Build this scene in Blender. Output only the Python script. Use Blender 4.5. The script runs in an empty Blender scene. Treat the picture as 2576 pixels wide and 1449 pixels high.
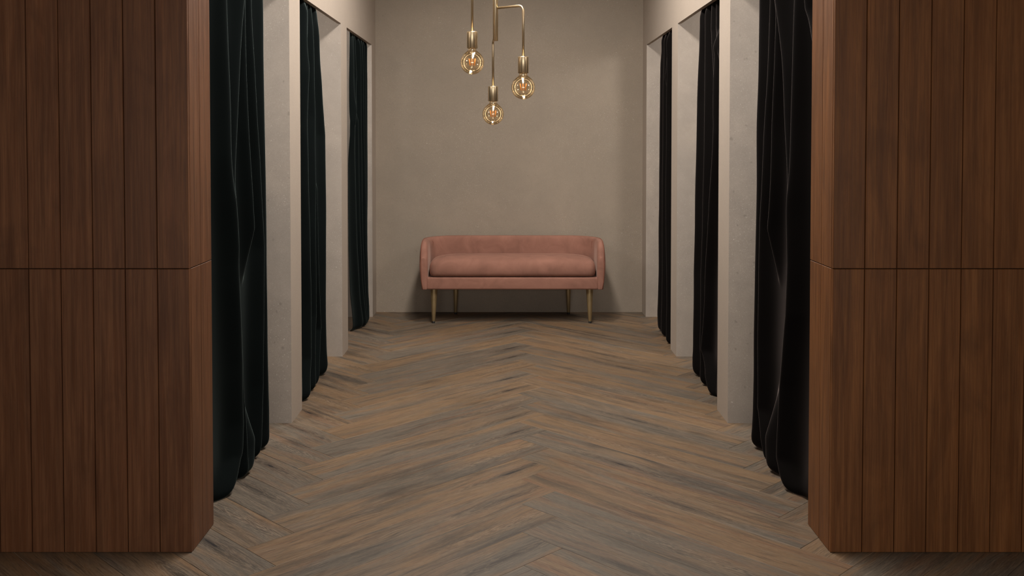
import bpy, bmesh, math, random
from mathutils import Vector, Matrix, noise
random.seed(7)
sc = bpy.context.scene
C = sc.collection
PI = math.pi
H = 1.38                      # eye height

# ------------------------------------------------------------------ helpers
def link(name, me, mats, parent=None):
    o = bpy.data.objects.new(name, me)
    C.objects.link(o)
    for m in (mats if isinstance(mats, (list, tuple)) else [mats]):
        me.materials.append(m)
    if parent: o.parent = parent
    return o

def obj(name, bm, mats, parent=None, smooth=False):
    me = bpy.data.meshes.new(name)
    bmesh.ops.recalc_face_normals(bm, faces=bm.faces[:])
    bm.to_mesh(me); bm.free()
    if smooth:
        for p in me.polygons: p.use_smooth = True
    return link(name, me, mats, parent)

def structure(o):
    o['kind'] = 'structure'
    return o

def tag(o, label, cat, group=None):
    o['label'] = label; o['category'] = cat
    if group: o['group'] = group
    return o

def thing(name, label, cat, loc=(0, 0, 0)):
    o = bpy.data.objects.new(name, None); C.objects.link(o)
    o.location = loc
    o.empty_display_size = .1
    return tag(o, label, cat)

def box(bm, x0, x1, y0, y1, z0, z1, mi=0, faces=None):
    v = [bm.verts.new((x, y, z)) for x in (x0, x1) for y in (y0, y1) for z in (z0, z1)]
    fs = {'x0': (0, 1, 3, 2), 'x1': (4, 6, 7, 5), 'y0': (0, 4, 5, 1), 'y1': (2, 3, 7, 6), 'z0': (0, 2, 6, 4), 'z1': (1, 5, 7, 3)}
    out = []
    for k, idx in fs.items():
        f = bm.faces.new([v[i] for i in idx])
        f.material_index = (faces or {}).get(k, mi)
        out.append(f)
    return out

def bevel(o, w, seg=2, ang=40):
    m = o.modifiers.new('bevel', 'BEVEL'); m.width = w; m.segments = seg
    m.limit_method = 'ANGLE'; m.angle_limit = math.radians(ang)
    return o

def lathe(bm, prof, n=48, cx=0, cy=0, cz=0, cap=False):
    rings = []
    for r, z in prof:
        if r < 1e-6:
            rings.append([bm.verts.new((cx, cy, cz + z))])
        else:
            rings.append([bm.verts.new((cx + r * math.cos(2 * PI * i / n), cy + r * math.sin(2 * PI * i / n), cz + z)) for i in range(n)])
    for a, b in zip(rings, rings[1:]):
        for i in range(n):
            j = (i + 1) % n
            if len(a) == 1 and len(b) == 1: continue
            if len(a) == 1: bm.faces.new((a[0], b[j], b[i]))
            elif len(b) == 1: bm.faces.new((a[i], a[j], b[0]))
            else: bm.faces.new((a[i], a[j], b[j], b[i]))

def tube(bm, pts, r, n=16, caps=True):
    pts = [Vector(p) for p in pts]
    rr = r if isinstance(r, (list, tuple)) else [r] * len(pts)
    rings = []
    up = None
    for i, p in enumerate(pts):
        d = (pts[min(i + 1, len(pts) - 1)] - pts[max(i - 1, 0)]).normalized()
        if up is None:
            up = Vector((0, 0, 1)) if abs(d.z) < .9 else Vector((1, 0, 0))
        a = d.cross(up).normalized(); up = a.cross(d).normalized()
        rings.append([bm.verts.new(p + (a * math.cos(2 * PI * k / n) + up * math.sin(2 * PI * k / n)) * rr[i]) for k in range(n)])
    for a, b in zip(rings, rings[1:]):
        for i in range(n):
            j = (i + 1) % n
            bm.faces.new((a[i], a[j], b[j], b[i]))
    if caps:
        bm.faces.new(rings[0]); bm.faces.new(list(reversed(rings[-1])))

def interp(tab, z):
    """piecewise smooth interpolation; tab = [(z, v), ...] with z falling"""
    if z >= tab[0][0]: return tab[0][1]
    if z <= tab[-1][0]: return tab[-1][1]
    for (z0, a), (z1, b) in zip(tab, tab[1:]):
        if z0 >= z >= z1:
            t = (z0 - z) / (z0 - z1)
            return a + (b - a) * t

# ------------------------------------------------------------------ shader helpers
class NT:
    def __init__(s, name):
        s.m = bpy.data.materials.new(name); s.m.use_nodes = True
        s.t = s.m.node_tree; s.t.nodes.clear()
        s.out = s.n('ShaderNodeOutputMaterial')
    def n(s, typ, **kw):
        nd = s.t.nodes.new(typ)
        for k, v in kw.items(): setattr(nd, k, v)
        return nd
    def set(s, sock, v):
        if isinstance(v, bpy.types.NodeSocket): s.t.links.new(v, sock)
        elif v is not None:
            if isinstance(v, (tuple, list)) and len(v) == 3 and sock.type == 'RGBA': v = (*v, 1)
            sock.default_value = v
    def math(s, op, a, b=None, c=None, clamp=False):
        nd = s.n('ShaderNodeMath', operation=op, use_clamp=clamp)
        s.set(nd.inputs[0], a)
        if b is not None: s.set(nd.inputs[1], b)
        if c is not None: s.set(nd.inputs[2], c)
        return nd.outputs[0]
    def mix(s, f, a, b, mode='MIX'):
        nd = s.n('ShaderNodeMix', data_type='RGBA', blend_type=mode)
        s.set(nd.inputs[0], f); s.set(nd.inputs[6], a); s.set(nd.inputs[7], b)
        return nd.outputs[2]
    def noise(s, vec, scale=5, detail=4, rough=.5, dist=0, col=False):
        nd = s.n('ShaderNodeTexNoise')
        s.set(nd.inputs['Vector'], vec); s.set(nd.inputs['Scale'], scale); s.set(nd.inputs['Detail'], detail)
        s.set(nd.inputs['Roughness'], rough); s.set(nd.inputs['Distortion'], dist)
        return nd.outputs[1 if col else 0]
    def vor(s, vec, scale, feature='F1', rnd=1):
        nd = s.n('ShaderNodeTexVoronoi', feature=feature)
        s.set(nd.inputs['Vector'], vec); s.set(nd.inputs['Scale'], scale); s.set(nd.inputs['Randomness'], rnd)
        return nd
    def ramp(s, v, stops):
        nd = s.n('ShaderNodeValToRGB')
        e = nd.color_ramp.elements
        while len(e) < len(stops): e.new(.5)
        for i, (p, c) in enumerate(stops):
            e[i].position = p
            e[i].color = (c, c, c, 1) if isinstance(c, (int, float)) else (*c, 1)
        s.set(nd.inputs[0], v)
        return nd.outputs[0]
    def rng(s, v, a, b, c=0, d=1):
        nd = s.n('ShaderNodeMapRange', clamp=True)
        s.set(nd.inputs[0], v); s.set(nd.inputs[1], a); s.set(nd.inputs[2], b); s.set(nd.inputs[3], c); s.set(nd.inputs[4], d)
        return nd.outputs[0]
    def mapv(s, vec, scale=(1, 1, 1), loc=(0, 0, 0)):
        nd = s.n('ShaderNodeMapping')
        s.set(nd.inputs[0], vec); s.set(nd.inputs[1], loc); s.set(nd.inputs[3], scale)
        return nd.outputs[0]
    def vm(s, op, a, b=None):
        nd = s.n('ShaderNodeVectorMath', operation=op)
        s.set(nd.inputs[0], a)
        if b is not None: s.set(nd.inputs[1], b)
        return nd.outputs[0]
    def comb(s, x, y, z):
        nd = s.n('ShaderNodeCombineXYZ')
        s.set(nd.inputs[0], x); s.set(nd.inputs[1], y); s.set(nd.inputs[2], z)
        return nd.outputs[0]
    def sep(s, v):
        nd = s.n('ShaderNodeSeparateXYZ'); s.set(nd.inputs[0], v); return nd.outputs
    def bump(s, h, strength=.2, dist=.002):
        nd = s.n('ShaderNodeBump'); s.set(nd.inputs['Height'], h)
        nd.inputs['Strength'].default_value = strength; nd.inputs['Distance'].default_value = dist
        return nd.outputs[0]
    def bsdf(s, col, rough=.5, normal=None, **kw):
        nd = s.n('ShaderNodeBsdfPrincipled')
        s.set(nd.inputs['Base Color'], col); s.set(nd.inputs['Roughness'], rough)
        if normal is not None: s.set(nd.inputs['Normal'], normal)
        for k, v in kw.items(): s.set(nd.inputs[k.replace('_', ' ')], v)
        s.t.links.new(nd.outputs[0], s.out.inputs[0])
        return nd

def srgb(r, g, b):
    f = lambda c: (c / 255 / 12.92) if c / 255 <= .04045 else ((c / 255 + .055) / 1.055) ** 2.4
    return (f(r), f(g), f(b))

# ------------------------------------------------------------------ materials
def concrete(name, base, alt, speck=.5, mott=.5, seed=0.):
    s = NT(name)
    co = s.n('ShaderNodeTexCoord').outputs['Object']
    co = s.mapv(co, loc=(seed, seed * .7, seed * 1.3))
    n1 = s.noise(co, 1.6, 5, .6, .4)
    n2 = s.noise(co, 9, 6, .65, .2)
    n3 = s.noise(co, 260, 2, .6)
    c = s.mix(s.rng(n1, .3, .7), base, alt)
    c = s.mix(s.math('MULTIPLY', s.rng(n2, .35, .75), .35 * mott), c, tuple(x * .72 for x in base))
    c = s.mix(s.rng(n3, .25, .75, 0, .40), c, tuple(x * .70 for x in base))
    # warp so chips are irregular flakes
    wn = s.vm('MULTIPLY', s.noise(co, 55, 2, .5, col=True), (.02, .02, .02))
    cw = s.vm('ADD', co, wn)
    light = None
    for sca, thr in ((30, .085), (70, .13), (150, .20), (260, .22)):
        v = s.vor(cw, sca)
        a = s.rng(v.outputs['Distance'], thr, thr * .55)
        sel = s.rng(s.sep(v.outputs['Color'])[0], .62, .68)
        m = s.math('MULTIPLY', a, sel)
        light = m if light is None else s.math('MAXIMUM', light, m)
    patch = s.rng(s.noise(co, 2.3, 3), .40, .62, .25, 1)
    c = s.mix(s.math('MULTIPLY', s.math('MULTIPLY', light, patch), speck), c, (.74, .66, .56))
    v = s.vor(cw, 42)
    dk = s.math('MULTIPLY', s.rng(v.outputs['Distance'], .12, .05), s.rng(s.sep(v.outputs['Color'])[1], .66, .72))
    v = s.vor(cw, 16)
    dk2 = s.math('MULTIPLY', s.rng(v.outputs['Distance'], .13, .05), s.rng(s.sep(v.outputs['Color'])[1], .72, .78))
    dk = s.math('MAXIMUM', dk, s.math('MULTIPLY', dk2, .6))
    c = s.mix(s.math('MULTIPLY', dk, .55 * min(1, speck * 1.3)), c, tuple(x * .35 for x in base))
    h = s.math('SUBTRACT', s.math('ADD', s.math('MULTIPLY', n3, .5), s.math('MULTIPLY', n2, .6)), s.math('MULTIPLY', dk, .8))
    s.bsdf(c, .82, s.bump(h, .22, .002), Specular_IOR_Level=.25)
    return s.m

M = {}
M['far'] = concrete('speckled_plaster', srgb(148, 135, 120), srgb(158, 143, 126), .55, .8)
M['divider'] = concrete('rough_concrete', srgb(158, 147, 136), srgb(174, 160, 146), .75, 1.3, 3.1)
M['smooth'] = concrete('smooth_plaster', srgb(168, 154, 140), srgb(174, 159, 144), .10, .35, 5.7)

def panel_wood(name, dark, mid, lite):
    s = NT(name)
    uv = s.n('ShaderNodeUVMap', uv_map='UVMap').outputs[0]      # u across the plank, v up, in metres
    at = s.n('ShaderNodeAttribute', attribute_name='rnd')
    r = s.sep(at.outputs['Color'])
    off = s.comb(s.math('MULTIPLY', r[0], 37.), s.math('MULTIPLY', r[1], 53.), s.math('MULTIPLY', r[2], 19.))
    p = s.vm('ADD', uv, off)
    g1 = s.noise(s.mapv(p, (22, 1.1, 1)), 1, 5, .6, .8)         # broad streaks
    g2 = s.noise(s.mapv(p, (90, 2.2, 1)), 1, 5, .6, .5)
    g3 = s.noise(s.mapv(p, (600, 9, 1)), 1, 3, .6)
    g4 = s.noise(s.mapv(p, (7, 2.6, 1)), 1, 4, .6, 1.2)         # stain clouds
    c = s.mix(s.rng(g1, .3, .7), dark, mid)
    c = s.mix(s.rng(g2, .42, .8, 0, .5), c, lite)
    c = s.mix(s.rng(g3, .45, .75, 0, .45), c, tuple(x * .45 for x in dark))
    c = s.mix(s.rng(g4, .45, .75, 0, .5), c, tuple(x * .7 for x in dark))
    c = s.mix(s.math('MULTIPLY', s.math('SUBTRACT', r[1], .5, clamp=True), .5), c, tuple(x * .6 for x in mid))
    h = s.math('ADD', s.math('MULTIPLY', g3, .6), g2)
    s.bsdf(c, s.rng(g2, .3, .7, .42, .6), s.bump(h, .18, .0015), Specular_IOR_Level=.35)
    return s.m
M['wood_l'] = panel_wood('stained_wood', srgb(85, 51, 29), srgb(110, 68, 41), srgb(146, 99, 63))
M['wood_r'] = panel_wood('stained_wood_warm', srgb(91, 54, 26), srgb(121, 74, 37), srgb(158, 104, 56))
s = NT('dark_backing'); s.bsdf((.012, .008, .006), .9); M['back'] = s.m

def floor_mat():
    s = NT('oak_herringbone')
    uv = s.n('ShaderNodeUVMap', uv_map='UVMap').outputs[0]      # u along (0..1.32), v across (0..0.188)
    r = s.sep(s.n('ShaderNodeAttribute', attribute_name='rnd').outputs['Color'])
    k = s.sep(s.n('ShaderNodeAttribute', attribute_name='knot').outputs['Color'])
    u, v, _ = s.sep(uv)
    off = s.comb(s.math('MULTIPLY', r[0], 31.), s.math('MULTIPLY', r[1], 47.), s.math('MULTIPLY', r[2], 23.))
    p = s.vm('ADD', uv, off)
    wp = s.vm('MULTIPLY', s.vm('SUBTRACT', s.noise(s.mapv(p, (2.5, 6, 1)), 1, 2, .5, col=True), (.5, .5, .5)), (.0, .05, 0))
    pw = s.vm('ADD', p, wp)
    g0 = s.noise(s.mapv(pw, (1.3, 9, 1)), 1, 4, .55, .6)       # smears
    g1 = s.noise(s.mapv(pw, (2.4, 34, 1)), 1, 5, .6, .5)
    g2 = s.noise(s.mapv(pw, (9, 240, 1)), 1, 4, .65)
    g3 = s.noise(s.mapv(pw, (40, 700, 1)), 1, 2, .6)
    tan = srgb(119, 94, 68); grey = srgb(98, 88, 76); dark = srgb(58, 51, 44); red = srgb(112, 79, 55); pale = srgb(140, 122, 102)
    tone = s.math('ADD', s.math('ADD', s.math('MULTIPLY', r[0], .40), .29), s.math('MULTIPLY', s.math('SUBTRACT', g0, .5), 1.9))
    c = s.mix(s.rng(tone, .32, .68), grey, tan)
    gb = s.noise(s.mapv(pw, (1.6, 22, 1), (3, 11, 0)), 1, 5, .6, .5)
    c = s.mix(s.math('MULTIPLY', s.rng(gb, .48, .68), s.rng(r[1], .0, .9, .2, .85)), c, red)
    c = s.mix(s.rng(g1, .48, .24, 0, .75), c, dark)
    sm = s.noise(s.mapv(pw, (1.3, 11, 1), (7, 3, 0)), 1, 3, .5, .4)
    c = s.mix(s.math('MULTIPLY', s.rng(sm, .52, .72), s.rng(r[2], 0, 1, .35, 1.0)), c, dark)
    c = s.mix(s.rng(g2, .46, .28, 0, .95), c, dark)
    c = s.mix(s.rng(g2, .54, .72, 0, .6), c, pale)
    c = s.mix(s.rng(g3, .52, .8, 0, .40), c, pale)
    c = s.mix(s.rng(g3, .46, .25, 0, .45), c, dark)
    # cathedral figure and knot, one centre per plank
    du = s.math('SUBTRACT', u, k[0]); dv = s.math('SUBTRACT', v, k[1])
    du2 = s.math('MULTIPLY', du, .105)
    wob = s.math('MULTIPLY', s.math('SUBTRACT', s.noise(s.mapv(p, (9, 60, 1)), 1, 4, .6), .5), .034)
    d = s.math('ADD', s.math('SQRT', s.math('ADD', s.math('MULTIPLY', du2, du2), s.math('MULTIPLY', dv, dv))), wob)
    ring = s.math('SINE', s.math('MULTIPLY', d, 820.))
    ringm = s.math('MULTIPLY', s.rng(ring, .35, 1.), s.rng(d, .046, .012))
    c = s.mix(s.math('MULTIPLY', ringm, s.rng(k[2], .35, .45, 0, .5)), c, pale)
    ringd = s.math('MULTIPLY', s.rng(ring, -.3, -1.), s.rng(d, .046, .012))
    c = s.mix(s.math('MULTIPLY', ringd, s.rng(k[2], .35, .45, 0, .4)), c, dark)
    halo = s.math('MULTIPLY', s.rng(d, .034, .002), s.rng(k[2], .60, .64))
    c = s.mix(s.math('MULTIPLY', halo, .6), c, srgb(48, 41, 35))
    core = s.math('MULTIPLY', s.rng(d, .0050, .0005), s.rng(k[2], .60, .64))
    c = s.mix(s.math('MULTIPLY', core, .85), c, srgb(24, 22, 22))
    arris = s.math('MULTIPLY', s.math('LESS_THAN', v, .0022), s.rng(r[0], .45, .55))
    c = s.mix(s.math('MULTIPLY', arris, .32), c, srgb(158, 142, 124))  # bevel highlight painted pale along some board edges
    arris2 = s.math('MULTIPLY', s.math('GREATER_THAN', v, .1855), s.rng(r[1], .5, .4))
    c = s.mix(s.math('MULTIPLY', arris2, .6), c, srgb(60, 50, 42))
    h = s.math('ADD', g2, s.math('MULTIPLY', g3, .5))
    s.bsdf(c, s.rng(g2, .3, .7, .50, .62), s.bump(h, .25, .0012), Specular_IOR_Level=.35)
    return s.m
M['floor'] = floor_mat()

def velvet(name, base, sheen, w=1., r=.3, wear=0.):
    s = NT(name)
    co = s.n('ShaderNodeTexCoord').outputs['Object']
    n1 = s.noise(co, 7, 5, .6, .8)
    n2 = s.noise(co, 700, 2)
    c = s.mix(s.rng(n1, .35, .7), base, tuple(x * (1 - wear) for x in base))
    nm = s.bump(s.math('ADD', s.math('MULTIPLY', n2, .25), s.math('MULTIPLY', n1, 1.5 if wear else 0)), .2, .002)
    s.bsdf(c, .9, nm, Specular_IOR_Level=.12, Sheen_Weight=w, Sheen_Roughness=r, Sheen_Tint=(*sheen, 1))
    return s.m

def pile_velvet(name, base, edge):
    """long pile velvet: the sheen where the cloth turns away is painted into its colour"""
    s = NT(name)
    co = s.n('ShaderNodeTexCoord').outputs['Object']
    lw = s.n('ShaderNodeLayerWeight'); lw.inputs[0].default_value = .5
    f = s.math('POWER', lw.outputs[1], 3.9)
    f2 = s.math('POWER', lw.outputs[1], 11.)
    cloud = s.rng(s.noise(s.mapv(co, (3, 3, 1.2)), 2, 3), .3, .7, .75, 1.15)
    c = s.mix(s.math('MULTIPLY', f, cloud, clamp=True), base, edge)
    c = s.mix(s.math('MULTIPLY', f2, .8), c, tuple(min(1, x * 3.6) for x in edge))  # silhouette highlight painted on top, by view angle
    s.bsdf(c, .95, Specular_IOR_Level=.05)
    return s.m
M['velvet_green'] = pile_velvet('dark_green_velvet', (.0040, .0058, .0056), (.080, .100, .095))
M['velvet_brown'] = pile_velvet('dark_brown_velvet', (.0044, .0035, .0031), (.094, .076, .070))
M['velvet_pink'] = velvet('terracotta_velvet', srgb(152, 108, 92), (.90, .62, .50), .22, .40, .28)
M['velvet_seam'] = velvet('terracotta_piping', srgb(128, 82, 66), (.9, .6, .5), .12, .5)

def metal(name, col, rough, brushed=True, met=1.):
    s = NT(name)
    co = s.n('ShaderNodeTexCoord').outputs['Object']
    g = s.noise(s.mapv(co, (400, 400, 8)), 1, 3)
    c = s.mix(s.rng(g, .3, .7), col, tuple(x * .82 for x in col))
    s.bsdf(c, rough, s.bump(g, .06, .001) if brushed else None, Metallic=met)
    return s.m
M['brass'] = metal('antique_brass', (.74, .58, .37), .34)
M['leg'] = metal('matt_brass', (.36, .26, .13), .48, True, .6)
s = NT('black_rubber'); s.bsdf((.012, .011, .010), .6); M['rubber'] = s.m

s = NT('amber_glass')
co = s.n('ShaderNodeTexCoord').outputs['Object']
tr = s.n('ShaderNodeBsdfTransparent'); tr.inputs[0].default_value = (1.0, .92, .78, 1)
gl = s.n('ShaderNodeBsdfGlossy'); gl.inputs['Roughness'].default_value = .03; gl.inputs['Color'].default_value = (1, .93, .8, 1)
fr = s.n('ShaderNodeFresnel'); fr.inputs[0].default_value = 1.6
mx = s.n('ShaderNodeMixShader')
s.t.links.new(s.math('MINIMUM', s.math('MULTIPLY', fr.outputs[0], 1.7), .55), mx.inputs[0])
s.t.links.new(tr.outputs[0], mx.inputs[1]); s.t.links.new(gl.outputs[0], mx.inputs[2])
# baked-on speckle of the maker's stamp at the foot of the globe
z = s.sep(co)[2]
sp = s.math('MULTIPLY', s.math('MULTIPLY', s.rng(s.noise(co, 900, 1), .55, .62), s.rng(z, -.030, -.046)), .45)
df = s.n('ShaderNodeBsdfDiffuse'); df.inputs[0].default_value = (.10, .08, .05, 1)
mx2 = s.n('ShaderNodeMixShader'); s.t.links.new(sp, mx2.inputs[0]); s.t.links.new(mx.outputs[0], mx2.inputs[1]); s.t.links.new(df.outputs[0], mx2.inputs[2])
s.t.links.new(mx2.outputs[0], s.out.inputs[0]); M['glass'] = s.m
s = NT('clear_stem_glass'); b = s.bsdf((.95, .9, .8), .12, Alpha=.45); M['stem'] = s.m
s = NT('amber_filament'); b = s.bsdf((.85, .33, .08), .5, Emission_Color=(1, .36, .08, 1), Emission_Strength=.09); M['filament'] = s.m
s = NT('ceiling_paint'); s.bsdf(srgb(150, 138, 124), .9); M['ceil'] = s.m

# ------------------------------------------------------------------ the setting
XL, XR = -1.052, 1.064          # corridor faces
ZF = 7.722                      # far wall
TOP = 3.05
LT = 2.104                      # opening height
WT = .024                       # lintel panel thickness
BX = 1.25                       # booth depth
DIV = [(4.69, 4.928), (6.138, 6.356), (7.514, ZF)]
WF0, WF1 = 3.21, 3.45           # panelled blocks, front and back

bm = bmesh.new(); box(bm, -3.4, 3.4, ZF, ZF + .15, 0, TOP)
structure(obj('wall_far', bm, M['far']))

def side_wall(name, X, sg):
    bm = bmesh.new()
    fc = {'x0': 1, 'x1': 1, 'z0': 1, 'y0': 0, 'y1': 0}
    a, b = sorted((X, X + sg * WT))
    box(bm, a, b, WF1, ZF, LT, TOP, 1)
    for d0, d1 in DIV:
        a, b = sorted((X, X + sg * BX))
        if d1 == ZF: box(bm, a, b, d0, d1, 0, LT, 0, fc)
        else: box(bm, a, b, d0, d1, 0, LT, 0, fc)
        a, b = sorted((X + sg * WT, X + sg * BX))
        box(bm, a, b, d0, d1, LT, TOP, 0, fc)
    a, b = sorted((X + sg * BX, X + sg * (BX + .1)))
    box(bm, a, b, WF1, ZF, 0, TOP, 0)
    return structure(obj(name, bm, [M['divider'], M['smooth']]))
side_wall('wall_left', XL, -1)
side_wall('wall_right', XR, 1)

def plank(bm, uvl, rl, org, ax, up, nrm, w, h, th, rnd, g=.0012, ch=.0016):
    """one board: org = lower corner, ax / up / nrm unit vectors, chamfered long edges"""
    org, ax, up, nrm = Vector(org), Vector(ax), Vector(up), Vector(nrm)
    def P(a, b, c): return bm.verts.new(org + ax * a + up * b + nrm * c)
    a0, a1, b0, b1 = g, w - g, g, h - g
    back = [P(a0, b0, 0), P(a1, b0, 0), P(a1, b1, 0), P(a0, b1, 0)]
    mid = [P(a0, b0, th - ch), P(a1, b0, th - ch), P(a1, b1, th - ch), P(a0, b1, th - ch)]
    top = [P(a0 + ch, b0 + ch, th), P(a1 - ch, b0 + ch, th), P(a1 - ch, b1 - ch, th), P(a0 + ch, b1 - ch, th)]
    fs = [bm.faces.new(top)]
    for i in range(4):
        j = (i + 1) % 4
        fs.append(bm.faces.new((back[i], back[j], mid[j], mid[i])))
        fs.append(bm.faces.new((mid[i], mid[j], top[j], top[i])))
    for f in fs:
        for l in f.loops:
            d = l.vert.co - org
            l[uvl].uv = (d.dot(ax), d.dot(up))
            for layer, val in rl: l[layer] = (*val, 1)

def cladding(name, X, sg, mat):
    bm = bmesh.new()
    uvl = bm.loops.layers.uv.new('UVMap'); rl = bm.loops.layers.float_color.new('rnd')
    th = .014; w = .1065
    # solid core
    a, b = sorted((X + sg * th, sg * 3.3))
    for f in box(bm, a, b, WF0 + th, WF1, 0, TOP, 1): pass
    rows = [(0, .95), (.95, 1.90), (1.90, TOP)]
    n = int((3.3 - abs(X)) / w)
    for z0, z1 in rows:
        for i in range(n):
            x = X + sg * (i * w)
            o = (x if sg > 0 else x - w, WF0 + th, z0)
            plank(bm, uvl, [(rl, [random.random() for _ in range(3)])], o, (1, 0, 0), (0, 0, 1), (0, -1, 0), w, z1 - z0, th, None)
        yy = WF0 + th
        for wd in (.104, WF1 - WF0 - th - .104):
            plank(bm, uvl, [(rl, [random.random() for _ in range(3)])], (X + sg * th, yy, z0), (0, 1, 0), (0, 0, 1), (-sg, 0, 0), wd, z1 - z0, th, None, g=.0012, ch=.001)
            yy += wd
    return structure(obj(name, bm, [mat, M['back']]))
cladding('wall_front_left', -1.055, -1, M['wood_l'])
cladding('wall_front_right', 1.072, 1, M['wood_r'])

# herringbone floor: boards 1.32 x 0.188 m at 45 degrees
def make_floor():
    bm = bmesh.new()
    uvl = bm.loops.layers.uv.new('UVMap'); rl = bm.loops.layers.float_color.new('rnd'); kl = bm.loops.layers.float_color.new('knot')
    L, w = 1.32, .188
    q = 1 / math.sqrt(2)
    rx, ry = .182, 3.2465            # a rightmost board corner on the centre ridge
    th = .012
    layout = []
    e1 = Vector((q, q, 0)); e2 = Vector((q, -q, 0)); e3 = Vector((-q, q, 0))
    for c in range(-3, 4):
        for k in range(-26, 40):
            A = Vector((rx + c * L * math.sqrt(2), ry + k * w * math.sqrt(2), 0))
            # "/" board: its lower right corner is A, runs back to the lower left
            layout.append((A - e1 * L, e1, e3, c, k, 0))
            # "\" board of the same ridge: fills the other side, running to the lower right
            B = A + e3 * w - e1 * 0
            layout.append((B + e2 * 0, e2, e1, c, k, 1))
    for org, ax, up, c, k, side in layout:
        cen = org + ax * L / 2 + up * w / 2
        if not (-3.6 < cen.x < 3.6 and -2.2 < cen.y < 8.4): continue
        rr = random.Random(c * 1000 + k * 2 + side + 99)
        rnd = [rr.random(), rr.random(), rr.random()]
        ty = rr.random()
        if side == 0 and c == 0: knot = [L - .16, .080, .9 if (k % 3 != 1) else .5]
        elif side == 1 and c == 0: knot = [.42 + .5 * rr.random(), .03 + .13 * rr.random(), [.9, .5, .2, .7][k % 4]]
        elif side == 1 and c == -1: knot = [L - .30, .125, .9 if (k % 3 != 0) else .5]
        else: knot = [.1 + rr.random() * 1.1, .03 + rr.random() * .13, ty]
        plank(bm, uvl, [(rl, rnd), (kl, knot)], org - Vector((0, 0, th)), ax, up, (0, 0, 1), L, w, th, None, g=.00035, ch=.0007)
    # sub floor below, and trim what runs under the walls
    for pc, pn in (((-3.4, 0, 0), (-1, 0, 0)), ((3.4, 0, 0), (1, 0, 0)), ((0, -2, 0), (0, -1, 0)), ((0, ZF + .05, 0), (0, 1, 0))):
        g = bm.verts[:] + bm.edges[:] + bm.faces[:]
        bmesh.ops.bisect_plane(bm, geom=g, plane_co=pc, plane_no=pn, clear_outer=True)
    box(bm, -3.4, 3.4, -2, ZF + .05, -.06, -th - .0005, 1)
    return structure(obj('floor', bm, [M['floor'], M['back']]))
make_floor()

bm = bmesh.new(); box(bm, -3.4, 3.4, -2, ZF + .15, TOP, TOP + .1)
structure(obj('ceiling', bm, M['ceil']))
bm = bmesh.new(); box(bm, -3.4, 3.4, -2.1, -2, 0, TOP)
structure(obj('wall_rear', bm, M['smooth']))
bm = bmesh.new(); box(bm, -3.4, -3.3, -2, WF1, 0, TOP)
structure(obj('wall_outer_left', bm, M['smooth']))
bm = bmesh.new(); box(bm, 3.3, 3.4, -2, WF1, 0, TOP)
structure(obj('wall_outer_right', bm, M['smooth']))

# ------------------------------------------------------------------ curtains
def curtain(name, label, mat, sg, base, y0, y1, ridges, near, far, flare=.9, seed=0, pool=None):
    """sg = side, base = |X| of the cloth's valleys; ridges = [([(z, y)...], amplitude, width)];
    near / far: tables giving the y of the two vertical edges."""
    bm = bmesh.new()
    N, K = 360, 130
    ztop = 2.17
    rows = []
    for j in range(K + 1):
        t = j / K
        z = ztop * (1 - t) ** 1.0
        z = ztop * (1 - t) if t < .8 else ztop * .2 * (1 - (t - .8) / .2)
        a, b = interp(near, z), interp(far, z)
        row = []
        hem = math.exp(-z / .10)
        for i in range(N + 1):
            s = i / N
            y = a + (b - a) * s
            d = 0.
            for tab, amp, wd in ridges:
                if z > tab[0][0] + .25 or z < tab[-1][0] - .25: continue
                fade = 1.
                if z > tab[0][0]: fade = 1 - (z - tab[0][0]) / .25
                if z < tab[-1][0]: fade = 1 - (tab[-1][0] - z) / .25
                yr = interp(tab, z) + .012 * (noise.noise(Vector((seed + amp * 90, z * 3.5, 0)))) 
                w_ = wd * (1 + .35 * hem)
                u = (y - yr) / w_
                g = 1 / (1 + u * u) ** 1.4 if u > 0 else 1 / (1 + (u * .62) ** 2) ** 1.4
                v = amp * fade * (1 + flare * hem) * g
                d = max(d, v) + .25 * min(d, v)
            d += .005 * noise.noise(Vector((seed + y * 7, z * 1.6, 3)))
            # gather pleats just under the rail
            gp = math.exp(-(ztop - z) / .16)
            d += gp * .008 * math.sin(y * 2 * PI / .075)
            # the hem buckles where it meets the floor and tucks under
            d += hem * (.004 + .010 * noise.noise(Vector((seed + y * 9, z * 9, 7))))
            if z < .06: d -= .032 * (1 - math.sqrt(max(0, 1 - (1 - z / .06) ** 2)))
            bow = interp(pool, y) * hem if pool else 0
            room = base - ((1.052 if sg < 0 else 1.064) + WT + .006)     # stay behind the lintel panel
            k_ = min(1, max(0, (z - 2.00) / .12))
            cap = room + .06 * (1 - k_)
            if d > cap * .8: d = cap * (1 - .2 * math.exp(-(d - cap * .8) / (cap * .2)))
            row.append(bm.verts.new((sg * (base + bow - d), y, z + .002)))
        rows.append(row)
    for p, q_ in zip(rows, rows[1:]):
        for i in range(N):
            bm.faces.new((p[i], p[i + 1], q_[i + 1], q_[i]))
    o = obj(name, bm, mat, smooth=True)
    m = o.modifiers.new('smooth', 'SUBSURF'); m.levels = 0; m.render_levels = 1
    m = o.modifiers.new('cloth_thickness', 'SOLIDIFY'); m.thickness = .003; m.offset = 0
    return tag(o, label, 'curtain')

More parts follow.
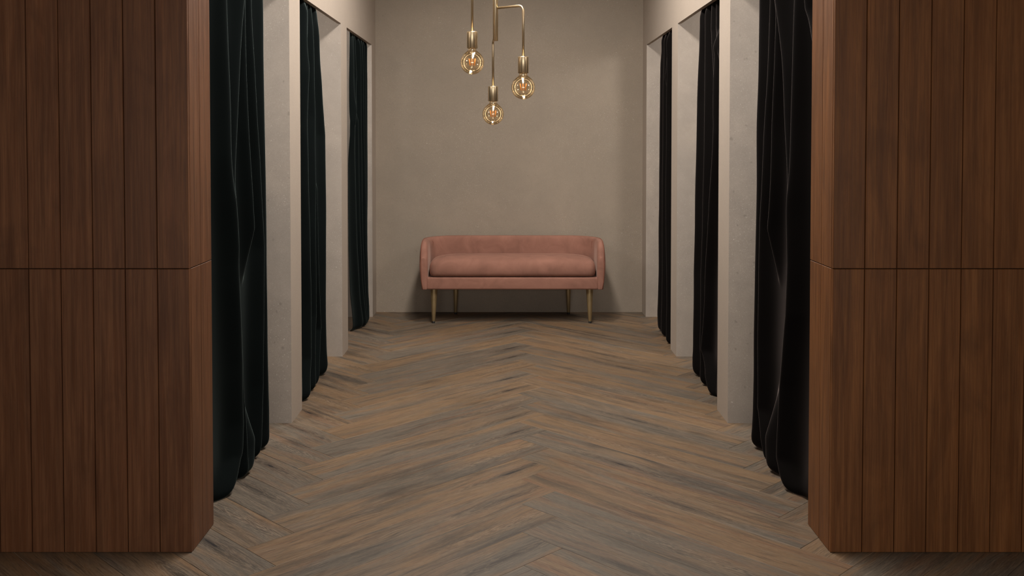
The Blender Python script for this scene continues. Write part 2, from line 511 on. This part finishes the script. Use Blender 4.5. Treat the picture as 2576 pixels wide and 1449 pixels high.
T = 2.3
curtain('curtain', 'dark green velvet curtain nearest the viewer, beside the left wooden panelling', M['velvet_green'], -1, 1.135, 3.46, 4.33, [
    ([(T, 3.66), (1.30, 3.74), (.9, 3.80), (.48, 3.86), (.24, 3.87), (.12, 3.84), (0, 3.72)], .070, .040),
    ([(T, 3.96), (1.95, 3.94), (1.35, 3.84), (1.14, 3.795)], .062, .028),
    ([(.95, 3.83), (.6, 3.885), (.25, 3.93), (0, 3.93)], .058, .022),
    ([(T, 3.95), (1.95, 3.965), (1.40, 4.04), (1.14, 4.09), (1.0, 4.11)], .060, .026),
    ([(T, 4.05), (1.95, 4.075), (1.30, 4.20), (.9, 4.25), (.3, 4.22), (0, 4.17)], .060, .026),
    ([(T, 4.25), (1.95, 4.265), (1.2, 4.30), (0, 4.31)], .062, .035),
    ([(.13, 4.02), (0, 3.98)], .075, .05),
    ([(T, 3.47), (0, 3.50)], .02, .05),
], [(T, 3.46), (0, 3.46)], [(T, 4.27), (1.95, 4.285), (1.1, 4.33), (.2, 4.345), (.10, 4.37), (0, 4.33)], seed=1, flare=.06)

curtain('curtain', 'dark green velvet curtain between the two thick grey partitions on the left', M['velvet_green'], -1, 1.125, 4.93, 5.76, [
    ([(T, 5.14), (1.9, 5.12), (1.4, 5.13), (.5, 5.20), (.2, 5.2), (0, 5.1)], .066, .034),
    ([(T, 5.18), (2.0, 5.22), (1.72, 5.12)], .05, .022),
    ([(T, 5.29), (1.5, 5.38), (.9, 5.35), (.4, 5.38), (0, 5.30)], .060, .028),
    ([(1.1, 5.40), (.6, 5.44), (.3, 5.50), (0, 5.38)], .062, .020),
    ([(T, 5.40), (1.8, 5.53), (1.4, 5.66), (.9, 5.66), (0, 5.66)], .060, .036),
    ([(T, 4.98), (0, 5.02)], .045, .05),
], [(T, 4.93), (0, 4.93)], [(T, 5.57), (2., 5.58), (1.5, 5.70), (.2, 5.76), (.05, 5.74), (0, 5.70)], seed=2, flare=.1)

curtain('curtain', 'dark green velvet curtain farthest away on the left, gathered narrow', M['velvet_green'], -1, 1.120, 6.66, 7.46, [
    ([(T, 6.74), (1.4, 6.76), (.6, 6.86), (0, 7.06)], .050, .040),
    ([(T, 6.77), (1.8, 6.83), (1.5, 6.74)], .055, .025),
    ([(1.5, 6.86), (.8, 6.92), (0, 7.12)], .060, .03),
    ([(T, 6.93), (1.6, 7.02), (.9, 7.02), (0, 7.18)], .062, .03),
    ([(T, 7.08), (1.5, 7.13), (0, 7.24)], .060, .03),
    ([(T, 7.18), (1.2, 7.22), (0, 7.29)], .06, .03),
    ([(T, 7.40), (0, 7.34)], .052, .05),
], [(T, 6.68), (1.9, 6.70), (1.2, 6.71), (.6, 6.76), (.3, 6.83), (0, 6.94)], [(T, 7.44), (.3, 7.46), (0, 7.36)], seed=3, flare=.1)

curtain('curtain', 'dark brown velvet curtain nearest the viewer, beside the right wooden panelling', M['velvet_brown'], 1, 1.150, 3.46, 4.35, [
    ([(T, 4.05), (1.95, 4.07), (1.3, 4.16), (1.0, 4.20), (.5, 4.22), (.2, 4.22), (0, 4.10)], .060, .028),
    ([(T, 3.94), (1.95, 3.96), (1.35, 4.03), (1.1, 4.07), (1.0, 4.09)], .060, .024),
    ([(T, 3.92), (1.95, 3.95), (1.5, 3.84), (1.15, 3.77)], .062, .028),
    ([(T, 3.66), (1.95, 3.67), (1.5, 3.71), (1.1, 3.74), (.7, 3.76), (.4, 3.84), (.1, 3.86), (0, 3.78)], .072, .036),
    ([(T, 3.63), (1.85, 3.60), (1.7, 3.52)], .05, .025),
    ([(T, 4.22), (1.9, 4.25), (0, 4.31)], .060, .035),
    ([(.13, 4.04), (0, 4.00)], .072, .05),
    ([(T, 3.47), (0, 3.50)], .02, .05),
], [(T, 3.46), (0, 3.46)], [(T, 4.24), (1.95, 4.27), (1.3, 4.31), (.3, 4.35), (.1, 4.37), (0, 4.33)], seed=4, flare=.06)

curtain('curtain', 'dark brown velvet curtain between the two thick grey partitions on the right', M['velvet_brown'], 1, 1.140, 4.93, 5.78, [
    ([(T, 5.48), (2.0, 5.49), (1.6, 5.58), (.6, 5.66), (0, 5.64)], .060, .036),
    ([(T, 5.33), (2.0, 5.34), (1.4, 5.38), (.6, 5.44), (0, 5.42)], .060, .028),
    ([(T, 5.21), (1.95, 5.22), (1.7, 5.14)], .058, .022),
    ([(T, 5.08), (1.95, 5.15), (1.75, 5.02)], .045, .022),
    ([(1.85, 5.09), (1.4, 5.13), (.6, 5.32), (.2, 5.38), (0, 5.2)], .062, .026),
    ([(T, 4.98), (0, 5.06)], .045, .05),
], [(T, 4.93), (0, 4.93)], [(T, 5.60), (2., 5.61), (1.5, 5.72), (.6, 5.77), (.1, 5.77), (0, 5.70)], seed=5, flare=.1)

curtain('curtain', 'dark brown velvet curtain farthest away on the right, gathered narrow', M['velvet_brown'], 1, 1.130, 6.37, 7.03, [
    ([(T, 6.68), (1.7, 6.74), (0, 6.76)], .060, .034),
    ([(T, 6.60), (2.0, 6.58), (1.8, 6.68)], .05, .022),
    ([(T, 6.50), (1.85, 6.57), (1.6, 6.60), (.8, 6.58), (0, 6.52)], .062, .026),
    ([(T, 6.82), (1.9, 6.90), (0, 6.96)], .056, .045),
    ([(T, 6.42), (0, 6.44)], .045, .04),
], [(T, 6.37), (0, 6.37)], [(T, 6.83), (2.0, 6.87), (1.8, 6.95), (.2, 7.03), (0, 6.98)], seed=6, flare=.1)

# ------------------------------------------------------------------ bench
def make_bench():
    # origin: middle of the footprint's front edge at floor level; +y runs back to the wall
    t = thing('upholstered_bench', 'low terracotta velvet bench with wraparound back and tapered brass legs against far wall', 'bench', (.030, 7.195, 0))
    z0, zt = .262, .618
    W2, D = .690, .50
    R = .27
    th = .058
    # plan path of the outer face, from left front round to right front
    path = []
    for k in range(11): path.append((Vector((-W2, .0 + (D - R) * k / 11)), Vector((-1, 0))))
    for k in range(0, 13):
        a = PI - k / 12 * PI / 2
        path.append((Vector((-W2 + R + R * math.cos(a), D - R + R * math.sin(a))), Vector((math.cos(a), math.sin(a)))))
    n = 22
    for k in range(1, n): path.append((Vector((-W2 + R + (2 * W2 - 2 * R) * k / n, D)), Vector((0, 1))))
    for k in range(0, 13):
        a = PI / 2 - k / 12 * PI / 2
        path.append((Vector((W2 - R + R * math.cos(a), D - R + R * math.sin(a))), Vector((math.cos(a), math.sin(a)))))
    for k in range(11): path.append((Vector((W2, (D - R) - (D - R) * (k + 1) / 11)), Vector((1, 0))))
    def top(y):
        r = .11
        base = zt - .004 * max(0, 1 - y / .2)
        if y < r: return base - r + math.sqrt(max(0, r * r - (r - y) ** 2)) * 1.0
        return base
    def profile(h):
        zz = h - z0
        # (inset from outer face, z)
        p = [(.0165, z0), (.016, z0 + .002), (.010, z0 + .05), (.001, z0 + .12), (-.002, z0 + .19), (.001, h - .036), (.007, h - .012), (.020, h - .001),
             (.034, h), (.048, h - .007), (th - .002, h - .026), (th + .004, h - .065), (th + .006, z0 + .14), (th + .002, z0 + .06), (th, z0 + .002), (th - .0005, z0)]
        return p
    bm = bmesh.new(); rings = []
    for P, Nn in path:
        h = top(P.y)
        rings.append([bm.verts.new((P.x - Nn.x * a, P.y - Nn.y * a, z)) for a, z in profile(h)])
    for a, b in zip(rings, rings[1:]):
        m = len(a)
        for i in range(m):
            j = (i + 1) % m
            bm.faces.new((a[i], b[i], b[j], a[j]))
    # padded front ends: two rings pushed forward, then a cap
    for ring, y in ((rings[0], 0), (rings[-1], 0)):
        cx = sum(v.co.x for v in ring) / len(ring)
        prev = ring
        for ins, dy in ((.004, -.010), (.014, -.016)):
            new = []
            for v in prev:
                nx = v.co.x + (cx - v.co.x) * (ins / .028)
                nz = v.co.z - (ins * .5 if v.co.z > .4 else 0)
                new.append(bm.verts.new((nx, dy, nz)))
            for i in range(len(new)):
                j = (i + 1) % len(new)
                bm.faces.new((prev[i], prev[j], new[j], new[i]))
            prev = new
        bm.faces.new(prev)
    sh = obj('backrest', bm, M['velvet_pink'], t, True)
    md = sh.modifiers.new('s', 'SUBSURF'); md.levels = 1; md.render_levels = 2
    # piping on the outer front edges, over the arm tops and round the back
    bm = bmesh.new()
    pts = []
    def side_pts(sg):
        x = sg * W2
        o = [(x - sg * .024, -.013, z0 + .003), (x - sg * .017, -.013, z0 + .06), (x - sg * .013, -.013, z0 + .15), (x - sg * .012, -.012, .49)]
        for k in range(1, 8):
            a = k / 7 * PI / 2
            o.append((x - sg * (.012 + .003 * k / 7), .11 - .118 * math.cos(a) - .004 * (1 - k / 7), .502 + .112 * math.sin(a)))
        return o
    L_, R_ = side_pts(-1), side_pts(1)
    pts = list(L_)
    for P, Nn in path:
        if P.y > .14: pts.append((P.x - Nn.x * .013, P.y - Nn.y * .013, zt - .0045))
    pts += list(reversed(R_))
    tube(bm, pts, .0035, 8)
    obj('piping', bm, M['velvet_seam'], t, True)
    # upright seams where the arm pads meet the back pad
    for sg in (-1, 1):
        bm = bmesh.new()
        a = PI * .87 if sg < 0 else PI * .13
        cx_ = sg * (W2 - R)
        r_ = R - th - .003
        ps = [(cx_ + (r_) * math.cos(a), D - R + r_ * math.sin(a), z) for z in (.46, .50, .54, .58)]
        ps += [(cx_ + (R - .045) * math.cos(a), D - R + (R - .045) * math.sin(a), .611), (cx_ + (R - .02) * math.cos(a), D - R + (R - .02) * math.sin(a), .6175)]
        tube(bm, ps, .0016, 6)
        obj('seam', bm, M['velvet_seam'], t, True)
    # seat base
    bm = bmesh.new()
    ins = th - .004
    out = []
    def plan(inset, x, front):
        pass
    xi = W2 - ins
    Ri = R - ins
    prof = [(-.001, z0), (-.001, z0)]
    ring2d = [(-xi, -.004), (xi, -.004)]
    for k in range(9):
        a = k / 8 * PI / 2
        ring2d.append((xi - Ri + Ri * math.cos(a), D - ins - Ri + Ri * math.sin(a)))
    for k in range(9):
        a = PI / 2 + k / 8 * PI / 2
        ring2d.append((-xi + Ri + Ri * math.cos(a), D - ins - Ri + Ri * math.sin(a)))
    b0 = [bm.verts.new((x, y, z0 - .001)) for x, y in ring2d]; b1 = [bm.verts.new((x, y, .352)) for x, y in ring2d]
    bm.faces.new(b0); bm.faces.new(b1)
    for i in range(len(b0)):
        j = (i + 1) % len(b0); bm.faces.new((b0[i], b0[j], b1[j], b1[i]))
    sb = obj('seat_base', bm, M['velvet_pink'], t)
    bevel(sb, .012, 4, 50)
    for p in sb.data.polygons: p.use_smooth = True
    # cushion
    bm = bmesh.new()
    xc, yf, yb = W2 - th - .012, -.014, D - th - .012
    Rb, Rf = .25, .05
    def outline(ins):
        pts = []
        def arc(cx, cy, r, a0, a1, n):
            for k in range(n + 1):
                a = a0 + (a1 - a0) * k / n
                pts.append((cx + max(r - ins, .002) * math.cos(a), cy + max(r - ins, .002) * math.sin(a)))
        if ins > Rf:   # deeper rings: shrink the corner centres too
            e = ins - Rf
        arc(-xc + Rf + max(0, ins - Rf), yf + Rf + max(0, ins - Rf), Rf, PI, 1.5 * PI, 6)
        for k in range(1, 24): pts.append((-xc + Rf + (2 * xc - 2 * Rf) * k / 24, yf + ins))
        arc(xc - Rf - max(0, ins - Rf), yf + Rf + max(0, ins - Rf), Rf, 1.5 * PI, 2 * PI, 6)
        arc(xc - Rb, yb - Rb, Rb, 0, PI / 2, 10)
        for k in range(1, 24): pts.append((xc - Rb - (2 * xc - 2 * Rb) * k / 24, yb - ins))
        arc(-xc + Rb, yb - Rb, Rb, PI / 2, PI, 10)
        return pts
    zb, zc = .353, .487
    prof = [(.05, zb + .001), (.030, zb + .003), (.014, zb + .010), (.005, zb + .022), (.0005, zb + .045), (0, zb + .065), (.003, zb + .088), (.011, zb + .108), (.026, zb + .124), (.050, zc - .001), (.09, zc + .006), (.14, zc + .011), (.18, zc + .013)]
    rings = []
    for ins, z in prof:
        rings.append([bm.verts.new((x, y, z + (.002 * noise.noise(Vector((x * 5, y * 5, z * 9)))) + .0005 * noise.noise(Vector((x * 22, y * 22, z * 9))))) for x, y in outline(ins)])
    for a, b in zip(rings, rings[1:]):
        for i in range(len(a)):
            j = (i + 1) % len(a); bm.faces.new((a[i], a[j], b[j], b[i]))
    bm.faces.new(rings[0]); bm.faces.new(rings[-1])
    cu = obj('seat_cushion', bm, M['velvet_pink'], t, True)
    md = cu.modifiers.new('s', 'SUBSURF'); md.levels = 1; md.render_levels = 1
    # side seam of the cushion's end panels
    for sg in (-1, 1):
        bm = bmesh.new()
        tube(bm, [(sg * (xc - .018 + .0), yf - .0005 + .004, zb + .012), (sg * (xc - .013), yf + .004, zb + .035), (sg * (xc - .013), yf + .004, zb + .075), (sg * (xc - .020), yf + .010, zb + .105)], .0015, 6)
        obj('seam', bm, M['velvet_seam'], cu, True)
    # legs
    for x, y, r0, spl in ((-.587, .066, .0275, -.004), (.577, .066, .0275, .004), (-.443, .440, .0225, -.003), (.440, .440, .0225, .003)):
        bm = bmesh.new()
        tube(bm, [(x, y, z0 + .004), (x + spl * .3, y, z0 * .66), (x + spl, y, .014)], [r0, r0 * .80, .0125], 28)
        lg = obj('leg', bm, M['leg'], t, True)
        bevel(lg, .002, 2, 50)
        bm = bmesh.new()
        lathe(bm, [(0, 0), (.0098, 0), (.0112, .003), (.0112, .0145), (0, .0145)], 20, x + spl, y, 0)
        f = obj('foot_cap', bm, M['rubber'], lg, True)
        f['label'] = 'black foot cap'
make_bench()

# ------------------------------------------------------------------ pendant lamp
def make_lamp():
    X, Y = -.069, 5.2
    t = thing('pendant_lamp', 'brass pendant lamp with three bare amber globe bulbs at staggered heights', 'lamp', (X, Y, TOP))
    def part(name, bm, mat, par=None, sm=True):
        bmesh.ops.translate(bm, verts=bm.verts[:], vec=(-X, -Y, -TOP))
        return obj(name, bm, mat, par or t, sm)
    bm = bmesh.new(); lathe(bm, [(0, TOP), (.06, TOP), (.062, TOP - .004), (.062, TOP - .022), (.058, TOP - .026), (0, TOP - .026)], 48, X, Y)
    bevel(part('ceiling_canopy', bm, M['brass']), .001)
    r = .0143
    bm = bmesh.new(); lathe(bm, [(.0, 1.900), (r - .002, 1.900), (r, 1.902), (r, TOP - .02), (0, TOP - .02)], 40, X, Y)
    part('central_tube', bm, M['brass'])
    def bend(pts, rad=.03, n=8):
        pts = [Vector(p) for p in pts]; out = [pts[0]]
        for a, b, c in zip(pts, pts[1:], pts[2:]):
            d0 = (a - b).normalized(); d1 = (c - b).normalized()
            rr = min(rad, (a - b).length * .45, (c - b).length * .45)
            p0 = b + d0 * rr; p1 = b + d1 * rr
            for k in range(n + 1):
                u = k / n
                out.append(p0 * (1 - u) ** 2 + b * 2 * u * (1 - u) + p1 * u * u)
        out.append(pts[-1]); return out
    rr = .0064
    bulbs = [(-.189, 5.10, 1.778, .0625, [(X, Y, 2.30), (-.189, 5.10, 2.30), (-.189, 5.10, 1.93)], .03),
             (.0775, 5.10, 1.648, .0625, [(X, Y, 2.074), (.0775, 5.10, 2.074), (.0775, 5.10, 1.80)], .032),
             (-.0865, 5.50, 1.519, .0610, [(X, Y, 1.928), (-.0865, 5.50, 1.928), (-.0865, 5.50, 1.67)], .022)]
    for bx, by, bz, R, pts, br in bulbs:
        bm = bmesh.new(); tube(bm, bend(pts, br), rr, 20)
        part('arm', bm, M['brass'])
        st = bz + .160 * R / .0625 - 0
        sb = bz + .074 * R / .0625
        bm = bmesh.new()
        lathe(bm, [(0, st), (.0265, st), (.0278, st - .0012), (.0280, st - .004), (.0280, sb + .001), (.0270, sb), (.0255, sb), (.0255, sb + .02), (0, sb + .02)], 48, bx, by)
        so = part('socket', bm, M['brass'])
        # glass envelope, origin at the globe's centre
        prof = []
        for k in range(0, 41):
            a = -PI / 2 + k / 40 * (PI / 2 + math.radians(52))
            prof.append((R * math.cos(a), R * math.sin(a)))
        prof[0] = (0, -R)
        e = prof[-1]
        k1 = (.0215, sb - bz - .002)
        for q in range(1, 9):
            u = q / 8
            c1 = (e[0] - .016, e[1] + .0125); c2 = (k1[0], k1[1] - .010)
            x = (1 - u) ** 3 * e[0] + 3 * u * (1 - u) ** 2 * c1[0] + 3 * u * u * (1 - u) * c2[0] + u ** 3 * k1[0]
            z = (1 - u) ** 3 * e[1] + 3 * u * (1 - u) ** 2 * c1[1] + 3 * u * u * (1 - u) * c2[1] + u ** 3 * k1[1]
            prof.append((x, z))
        prof.append((.0215, sb - bz + .012))
        bm = bmesh.new(); lathe(bm, prof, 64)
        g = obj('bulb', bm, M['glass'], t, True); g.location = (bx - X, by - Y, bz - TOP)
        g['label'] = 'amber glass globe bulb'
        # glass stem and the leaning filaments inside
        bm = bmesh.new()
        lathe(bm, [(.004, .085), (.0042, .045), (.0055, .034), (.008, .028), (.003, .024), (0, .023)], 20)
        lathe(bm, [(0, .0235), (.0008, .0235), (.0008, -.020), (0, -.021)], 8)
        stm = obj('stem', bm, M['stem'], g, True)
        bm = bmesh.new()
        for k in range(6):
            a = k * PI / 3 + .35
            tube(bm, [(.0185 * math.cos(a), .0185 * math.sin(a), .020), (.0125 * math.cos(a), .0125 * math.sin(a), -.016)], (.0016), 8)
        obj('filament', bm, M['filament'], g, True)
make_lamp()

# ------------------------------------------------------------------ lights
def area(name, loc, target, size, power, col, sy=None):
    l = bpy.data.lights.new(name, 'AREA'); l.energy = power; l.color = col; l.size = size
    if sy: l.shape = 'RECTANGLE'; l.size_y = sy
    o = bpy.data.objects.new(name, l); C.objects.link(o); o.location = loc
    o.rotation_euler = (Vector(target) - Vector(loc)).to_track_quat('-Z', 'Y').to_euler()
    return o
def spot(name, loc, target, power, col, ang, blend, rad=.05):
    l = bpy.data.lights.new(name, 'SPOT'); l.energy = power; l.color = col
    l.spot_size = math.radians(ang); l.spot_blend = blend; l.shadow_soft_size = rad
    o = bpy.data.objects.new(name, l); C.objects.link(o); o.location = loc
    o.rotation_euler = (Vector(target) - Vector(loc)).to_track_quat('-Z', 'Y').to_euler()
    return o
WARM = (1, .958, .91); NEUT = (1, .975, .945)
area('corridor_ceiling_light', (0, 4.4, TOP - .03), (0, 4.4, 0), .35, 90, WARM, 2.4)
spot('far_downlight', (.0, 5.9, TOP - .05), (.0, 6.2, 0), 88, WARM, 168, .6, .10)
spot('far_floor_fill', (.0, 5.9, TOP - .06), (.0, 6.9, .3), 60, WARM, 62, 1., .10)  # added fill, brightens the floor and low wall at the far end
area('front_fill', (0, -1.2, 1.35), (0, 3.2, 1.2), 2.6, 64, NEUT, 1.0)  # added soft fill behind the camera for the surfaces facing it
for sg in (-1, 1):
    for y0, y1, e in ((3.62, 4.69, 20), (5.08, 6.14, 17), (6.5, 7.51, 15)):
        area('booth_fill', (sg * 2.0, y0, 2.35), (sg * 1.25, y1, .55), .4, e, NEUT)  # added fill, no fixture; lifts the divider faces

w = bpy.data.worlds.new('World'); sc.world = w; w.use_nodes = True
w.node_tree.nodes['Background'].inputs[0].default_value = (.5, .47, .43, 1)
w.node_tree.nodes['Background'].inputs[1].default_value = .1

# ------------------------------------------------------------------ camera
F = 2450.
cam = bpy.data.cameras.new('camera'); co = bpy.data.objects.new('camera', cam); C.objects.link(co)
cam.sensor_width = 36; cam.lens = F / 2576 * 36
cam.shift_x = (1288 - 1279) / 2576
cam.shift_y = -(724.5 - 417.5) / 2576
co.location = (0, 0, H)
co.rotation_euler = (PI / 2 - math.atan(68.5 / F), 0, 0)
cam.clip_start = .02
sc.camera = co
sc.view_settings.view_transform = 'Standard'; sc.view_settings.look = 'None'
sc.view_settings.gamma = 1; sc.view_settings.exposure = 0
sc.view_settings.use_curve_mapping = False
